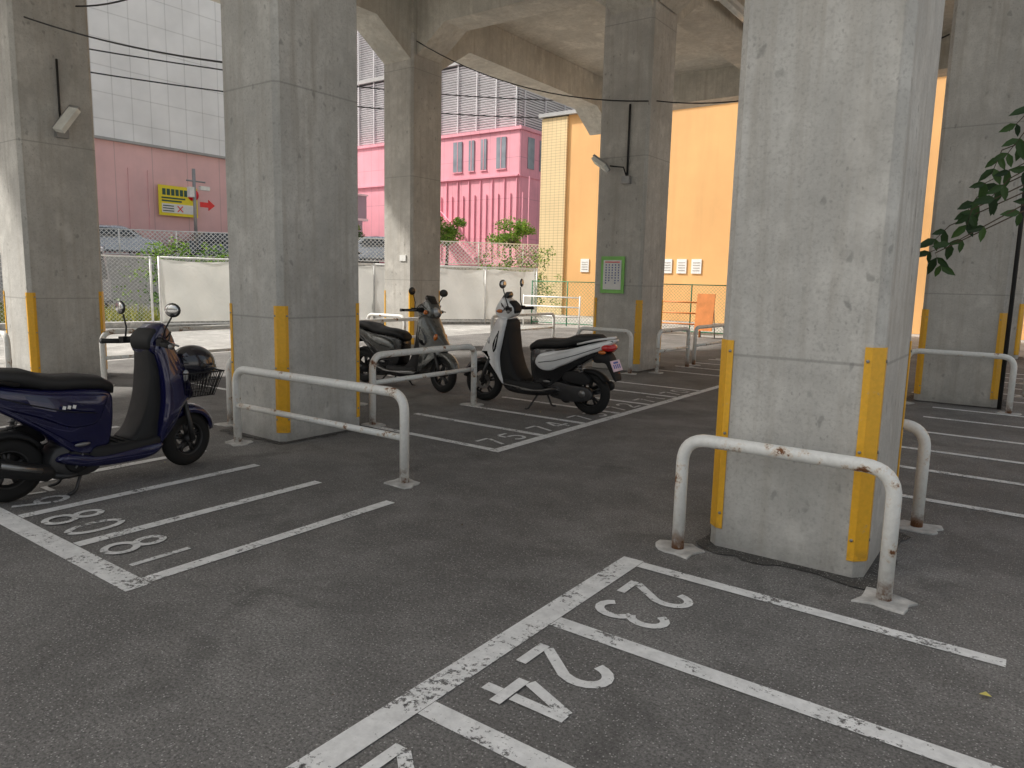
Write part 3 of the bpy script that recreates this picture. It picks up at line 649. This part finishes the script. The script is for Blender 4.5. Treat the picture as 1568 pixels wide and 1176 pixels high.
for i in range(35):
    z=19.75+i*.2;q.obox((-60.45,49.5,z),(37,.18,.12),Matrix.Rotation(.5,3,'X'),'Louver')
q.obj('louvers',b)
q=MB()
for i in range(22): q.box((-79+i*2.05,49.2,13.6),(-78.92+i*2.05,49.3,19.4 if -79+i*2.05>-42 else 27),'Louver')
for i in range(10): q.box((-35.65,50+i*3,13.6),(-35.55,50.08+i*3,19.4),'Louver')
q.box((-79.2,49.1,19.3),(-35.5,49.6,19.6),'RoofGrey');q.box((-36.1,49.6,19.2),(-35.4,78,19.5),'RoofGrey')
q.obj('mullions',b)
b=empty('orange_building');q=MB();q.box((-16.95,27,0),(14,45,8.35),'OrangeWall');q.obj('painted_wall',b)
q=MB();q.box((-18.2,26.9,0),(-16.95,44,8.3),'TileWall');q.obj('tiled_bay',b);q=MB();q.box((-18.26,26.95,0),(-18.201,43.9,8.28),'TileWallY');q.obj('tiled_side',b)
q=MB();q.box((-18.35,26.8,8.35),(14.1,45.1,8.5),'RoofGrey');q.box((-16.6,28,8.5),(-14.6,30,9.3),'RoofGrey');q.obj('roof_edge',b)
q=MB();q.tube([(-14.3,26.9,0),(-14.3,26.9,8.2)],.05,'OrangeWall');q.box((-9,26.94,0),(-8.9,26.999,8.3),'OrangeWall');q.obj('rain_pipe',b)
q=MB()
for x in (-16.1,-12.35,-11.75,-11.15):
    q.box((x,26.96,1.85),(x+.40,26.99,2.4),'SignWhite')
    for k in range(4): q.box((x+.06,26.95,1.95+k*.1),(x+.34,26.959,1.98+k*.1),'SignGrey')
q.obj('wall_notices',b)
b=empty('footbridge');q=MB();q.box((-62,44,6.6),(-50.4,46.5,8.6),'GreyBridge');q.box((-62,43.9,8.6),(-50.3,46.6,8.75),'SignWhite');q.box((-62,43.9,6.4),(-50.3,46.6,6.6),'SignWhite')
for i in range(12): q.box((-61.6+i*.95,43.95,7.3),(-60.95+i*.95,44.0,8.3),'Window')
q.obj('span',b);q=MB();q.box((-50.9,44.4,2.1),(-50.4,46,6.4),'GreyBridge');q.box((-53.5,48.3,2.1),(-51,48.58,5.2),'DarkVoid');q.obj('pier_and_entrance',b)
for nm,(x0,y0,x1,y1,h,mt) in (('office_building',(16,34,40,60,16,'CityWall')),('apartment_building',(40,-25,56,20,12,'CityWall')),('warehouse_building',(-50,-80,10,-60,8,'CityWall'))):
    q=MB();q.box((x0,y0,0),(x1,y1,h),mt)
    for k in range(int(h//3)):
        for i in range(int((x1-x0)//2.5)): q.box((x0+.5+i*2.5,y0-.03,k*3+1),(x0+2+i*2.5,y0-.01,k*3+2.4),'Window')
        for i in range(int((y1-y0)//2.5)): q.box((x0-.03,y0+.5+i*2.5,k*3+1),(x0-.01,y0+2+i*2.5,k*3+2.4),'Window')
    q.obj(nm)
# ------------------------------------------------------------------ fixtures
def flood(face,p,zc0,zc1,name='flood_light'):
    q=MB();x,y,z=p
    if face=='-y':
        q.tube([(x+.45,y-.02,zc0),(x+.45,y-.02,zc1)],.018,'Cable',8);q.tube([(x+.45,y-.02,zc0+.02),(x+.42,y-.1,z+.02),(x+.2,y-.15,z+.05)],.012,'Cable',6)
        q.box((x+.38,y-.07,zc0-.08),(x+.52,y-.001,zc0+.04),'Steel')
        Mx=Matrix.Rotation(math.radians(-30),3,'X')@Matrix.Rotation(math.radians(35),3,'Y');q.obox((x+.05,y-.2,z+.08),(.34,.14,.06),Mx,'LampGlass');q.obox((x+.06,y-.17,z+.11),(.36,.16,.04),Mx,'Steel')
    else:
        q.tube([(x+.02,y,zc0),(x+.02,y,zc1)],.014,'Cable',8);q.box((x+.001,y-.07,z-.1),(x+.08,y+.07,z+.0),'Steel')
        Mx=Matrix.Rotation(math.radians(55),3,'X')@Matrix.Rotation(math.radians(20),3,'Y');q.obox((x+.2,y+.0,z+.1),(.15,.36,.06),Mx,'LampGlass');q.obox((x+.17,y+.01,z+.13),(.16,.38,.04),Mx,'Steel');q.tube([(x+.04,y,z-.05),(x+.15,y,z+.08)],.012,'Steel')
    q.obj(name)
flood('-y',(-6.08,10.8,3.25),3.1,4.25);flood('+x',(-10.3,4.33,3.20),3.3,4.05)
q=MB()
q.tube([(-5.08,12.9,6.36),(-5.08,15.0,6.36)],.05,'LampGlass',12);q.box((-5.17,12.8,6.41),(-4.99,15.1,6.48),'SignWhite');q.box((-5.17,12.8,6.32),(-4.99,12.87,6.41),'SignWhite');q.box((-5.17,15.03,6.32),(-4.99,15.1,6.41),'SignWhite')
for y in (13.2,14.7): q.box((-5.32,y,6.48),(-5.0,y+.06,6.52),'Steel')
q.obj('fluorescent_light')
def cable(a,b,sag,r=.010):
    a=Vector(a);b=Vector(b);q=MB();q.tube([a.lerp(b,i/16)-Vector((0,0,sag*4*(i/16)*(1-i/16))) for i in range(17)],r,'Cable',6);q.obj('overhead_cable')
cable((-10.28,4.0,4.45),(-6.02,4.4,3.35),.08);cable((-10.28,4.6,4.75),(-6.02,4.6,4.9),.25)
cable((-10.38,10.9,6.0),(-5.3,10.75,4.25),.3);cable((-5.28,11.0,4.3),(-1.3,10.9,4.6),.3)
cable((-33,14,9.5),(-20,45,12),.8,.03);cable((-33,14,10.4),(-20,45,13),.8,.03)
q=MB();q.tube([(-.33,10.75,0),(-.33,10.75,6.2)],.025,'Cable',8);q.obj('cable_conduit')  # black electrical conduit running up the column corner
s=empty('notice_sign');q=MB();q.box((-6.03,10.765,1.27),(-5.60,10.785,1.87),'SignGreen');q.obj('green_frame',s)
q=MB();q.box((-5.98,10.755,1.33),(-5.65,10.764,1.81),'SignWhite')
for c in range(5):
    for k in range(8-(c%3)): q.box((-5.935+c*.058,10.749,1.72-k*.042),(-5.918+c*.058,10.754,1.742-k*.042),'SignBlue')
q.box((-5.95,10.749,1.77),(-5.68,10.754,1.785),'SignRed');q.obj('printed_panel',s)
q=MB();q.box((-10.72,10.78,1.78),(-10.55,10.80,1.9),'SignWhite');q.obj('small_column_plate')
# ------------------------------------------------------------------ vehicles in the background
def car(M,mat,h=1.45,van=False):
    root=empty('parked_van' if van else 'parked_car',M);q=MB()
    if van: prof=[(-2.2,.35),(-2.25,1.0),(-2.15,h-.1),(-2.0,h),(1.0,h),(1.35,h-.15),(1.85,1.15),(2.2,.95),(2.25,.4),(1.9,.28),(-2.0,.28)]
    else: prof=[(-2.1,.35),(-2.15,.75),(-2.05,.95),(-1.55,1.05),(-1.1,h-.05),(-.4,h),(.4,h-.02),(1.1,1.0),(1.9,.85),(2.1,.65),(2.1,.35),(1.8,.25),(-1.9,.25)]
    inflate(q,prof,lambda x,z:.86-.16*max(0,(z-.95)/(h-.95)),mat,.06,0,4);q.obj('body',root)
    q=MB()
    gl=[(-1.75,1.15),(-1.6,h-.15),(.9,h-.15),(1.35,1.15)] if van else [(-1.35,1.02),(-1.0,h-.12),(.35,h-.12),(.85,1.0)]
    for s_ in (-1,1):
        V=[(x,s_*(.875-.16*max(0,(z-.95)/(h-.95))),z) for x,z in gl];q.add(V,[(0,1,2,3)],'CarGlass')
    q.obj('side_windows',root)
    q=MB();f0,f1=((1.40,h-.2),(1.86,1.2)) if van else ((.5,h-.08),(1.1,1.03))
    q.add([(f0[0]+.06,-.62,f0[1]),(f0[0]+.06,.62,f0[1]),(f1[0]+.06,.74,f1[1]),(f1[0]+.06,-.74,f1[1])],[(0,1,2,3)],'CarGlass')
    for s_ in (-1,1): q.ell((2.02,s_*.62,.72),(.12,.16,.09),'ClearLens')
    q.box((2.02,-.4,.38),(2.16,.4,.6),'DarkVoid');q.obj('windscreen_and_lamps',root)
    for x in (-1.35,1.35):
        for s_ in (-1,1): w=wheel(.31,.08,False,'Alloy');w.obj('wheel',root,T(x,s_*.78,.31))
car(T(-27.5,11.6)@RZ(-35),'WhiteGloss',2.3,True)
car(T(-36.2,17.2,2.1)@RZ(85),'CarSilver');car(T(-36,22.6,2.1)@RZ(88),'CarDark');car(T(-29,28,2.1)@RZ(50),'CarSilver')
# ------------------------------------------------------------------ foliage
def leaves(mb,c,rad,n,size,mat,flat=1):
    for i in range(n):
        while True:
            p=Vector((rnd.uniform(-1,1),rnd.uniform(-1,1),rnd.uniform(-1,1)))
            if .25<p.length<1: break
        p=Vector((p.x*rad[0],p.y*rad[1],p.z*rad[2]))+Vector(c);s=size*rnd.uniform(.6,1.3)
        a=Vector((rnd.gauss(0,1),rnd.gauss(0,1),rnd.gauss(0,.6))).normalized();u=a.cross(Vector((rnd.gauss(0,1),rnd.gauss(0,1),rnd.gauss(0,1)))).normalized()
        mb.add([p,p+a*s*.5+u*s*.28,p+a*s,p+a*s*.5-u*s*.28],[(0,1,2,3)],mat)
def tree(name,x,y,z0,h,cr,n=2600,size=.11,mats=('LeafBright','LeafGreen'),blobs=14):
    root=empty(name);q=MB();th=h*.45
    q.tube([(x,y,z0),(x+.05,y,z0+th*.5),(x,y+.05,z0+th)],[.09*h/3,.07*h/3,.05*h/3],'Bark',8);C=[]
    for i in range(blobs):
        a=rnd.uniform(0,6.28);rr=cr*math.sqrt(rnd.random())*.85;zz=z0+h*(.45+.5*rnd.random()*(1-.4*rr/cr))
        c=(x+rr*math.cos(a),y+rr*math.sin(a),zz);C.append(c);q.tube([(x,y,z0+th*rnd.uniform(.6,1)),((x+c[0])/2,(y+c[1])/2,(z0+th+zz)/2),c],[.03,.02,.008],'Bark',5)
    q.obj('trunk_and_limbs',root);q=MB()
    for i,c in enumerate(C): r_=cr*rnd.uniform(.25,.42);leaves(q,c,(r_,r_,r_*.7),n//blobs,size,mats[i%2])
    q.obj('crown',root)
tree('small_tree',-26.3,30.0,2.1,3.0,1.15,3200,.13,('LeafBright','LeafBright'));tree('small_tree',-22.3,30.3,2.1,2.5,1.2,2800,.13,('LeafBright','LeafBright'))
tree('small_tree',-30.5,27,2.1,2.2,.9,2000,.13);tree('small_tree',3.6,7.8,0,4.6,1.5,2600,.12,('LeafGreen','LeafDark'))
def hedge(x0,y0,x1,y1,z0,h,w,n,mats=('LeafBright','LeafGreen'),size=.1):
    q=MB()
    for i in range(n):
        t=rnd.random();leaves(q,(x0+(x1-x0)*t+rnd.uniform(-w,w),y0+(y1-y0)*t+rnd.uniform(-w,w),z0+h*rnd.uniform(.15,.9)),(.28,.28,.25),26,size,mats[i%2])
    return q
hedge(-21.3,10.6,-19.2,15.0,0,2.5,.4,170).obj('hedge')
hedge(-18.6,23.2,-16.6,25.6,0,2.95,.5,120).obj('hedge')
q=MB()
for i in range(2600):
    t=rnd.random();x=-25.5+t*5.5+rnd.uniform(-1,1);y=6.5+t*4.5+rnd.uniform(-1.2,1.2)
    if x>-20.6: continue
    h=rnd.uniform(.15,.6);a=rnd.uniform(0,6.28);d=Vector((math.cos(a)*.03,math.sin(a)*.03,0));l=Vector((rnd.uniform(-.2,.2),rnd.uniform(-.2,.2),h))
    p=Vector((x,y,0));q.add([p-d,p+d,p+l],[(0,1,2)],'GrassMat')
q.obj('weeds')
root=empty('overhanging_branch');q=MB();lf=MB()
def twig(P,n,ls):
    P=[Vector(p) for p in P];q.tube(P,[.006*(1-.7*i/(len(P)-1)) for i in range(len(P))],'Bark',6)
    for i in range(n):
        t=(i+.5)/n*(len(P)-1);k=min(int(t),len(P)-2);c=P[k].lerp(P[k+1],t-k);d=(P[k+1]-P[k]).normalized()
        for s_ in (-1,1):
            sd=d.cross(Vector((0,.8,.5))).normalized()*s_;a=(sd*.75+d*.6+Vector((0,rnd.uniform(-.3,.3),-.45+rnd.uniform(-.2,.2)))).normalized();s1=ls*rnd.uniform(.7,1.2)
            u=a.cross(Vector((rnd.uniform(-.5,.5),1,rnd.uniform(-.3,.6)))).normalized();w=s1*.2;nn=a.cross(u)*s1*.06
            lf.add([c,c+a*s1*.3+u*w+nn,c+a*s1*.65+u*w*.85+nn,c+a*s1,c+a*s1*.65-u*w*.85+nn,c+a*s1*.3-u*w+nn,c+a*s1*.5],[(0,1,6),(1,2,6),(2,3,6),(3,4,6),(4,5,6),(5,0,6)],'LeafDark')
base=Vector((3.3,7.5,3.4));mid=Vector((1.2,5.6,3.0));
q.tube([base,mid,(.35,5.05,2.45)],[.035,.02,.012],'Bark',8)
for k in range(11):
    zz=2.58-.05*k;x0=.35-.02*k
    twig([(x0+.1,5.0+rnd.uniform(-.1,.1),zz+.05),(x0-.18,5.0,zz-.02-.01*k),(x0-.38-.03*k+rnd.uniform(-.1,.08),4.95+rnd.uniform(-.1,.1),zz-.12-.03*k),(x0-.52-.022*k+rnd.uniform(-.1,.1),4.95,zz-.26-.025*k)],6,.10)
q.obj('twigs',root);lf.obj('leaves',root)
q=MB();q.add([(-.05,2.98,.012),(-.03,2.965,.02),(-.01,2.985,.012),(-.03,3.005,.016)],[(0,1,2,3)],'YellowLeaf')
for i in range(50):
    x=rnd.uniform(-8,1);y=rnd.uniform(1,9);a=rnd.uniform(0,6);s_=rnd.uniform(.008,.02);q.add([(x,y,.008),(x+s_*math.cos(a),y+s_*math.sin(a),.012),(x+s_*math.cos(a+1),y+s_*math.sin(a+1),.008)],[(0,1,2)],'Bark' if i%3 else 'YellowLeaf')
q.obj('fallen_leaves')
# ------------------------------------------------------------------ light
w=bpy.data.worlds.new('World');S.world=w;w.use_nodes=True;nt=w.node_tree;bg=nt.nodes['Background']
sd=Vector((-.85,-.53,0)).normalized();el=math.radians(46);sun=Vector((sd.x*math.cos(el),sd.y*math.cos(el),math.sin(el)))
sk=nt.nodes.new('ShaderNodeTexSky');sk.sky_type='NISHITA';sk.sun_disc=False;sk.sun_elevation=el;sk.sun_rotation=math.atan2(sun.x,sun.y);sk.air_density=2.0;sk.dust_density=6;sk.ozone_density=1.5
hs=nt.nodes.new('ShaderNodeHueSaturation');hs.inputs['Saturation'].default_value=.4
nt.links.new(sk.outputs[0],hs.inputs['Color']);nt.links.new(hs.outputs[0],bg.inputs[0]);bg.inputs[1].default_value=.15
ld=bpy.data.lights.new('sun','SUN');ld.energy=4.6;ld.angle=math.radians(3);ld.color=(1,.95,.87);lo=bpy.data.objects.new('sun',ld);S.collection.objects.link(lo);lo.rotation_mode='QUATERNION';lo.rotation_quaternion=sun.to_track_quat('Z','Y')
# ------------------------------------------------------------------ camera
pi_,ya,ro=.14222,.62733,.0231
F=Vector((-math.sin(ya)*math.cos(pi_),math.cos(ya)*math.cos(pi_),-math.sin(pi_)));R0=Vector((math.cos(ya),math.sin(ya),0));U0=R0.cross(F)
R=R0*math.cos(ro)+U0*math.sin(ro);U=-R0*math.sin(ro)+U0*math.cos(ro)
cd=bpy.data.cameras.new('camera');co=bpy.data.objects.new('camera',cd);S.collection.objects.link(co)
co.matrix_world=Matrix(((R.x,U.x,-F.x,0),(R.y,U.y,-F.y,0),(R.z,U.z,-F.z,1.45),(0,0,0,1)))
cd.sensor_width=36;cd.lens=1112.86/1568*36;cd.clip_end=2000;cd.clip_start=.05;S.camera=co
S.view_settings.view_transform='Standard';S.view_settings.look='None';S.view_settings.exposure=0
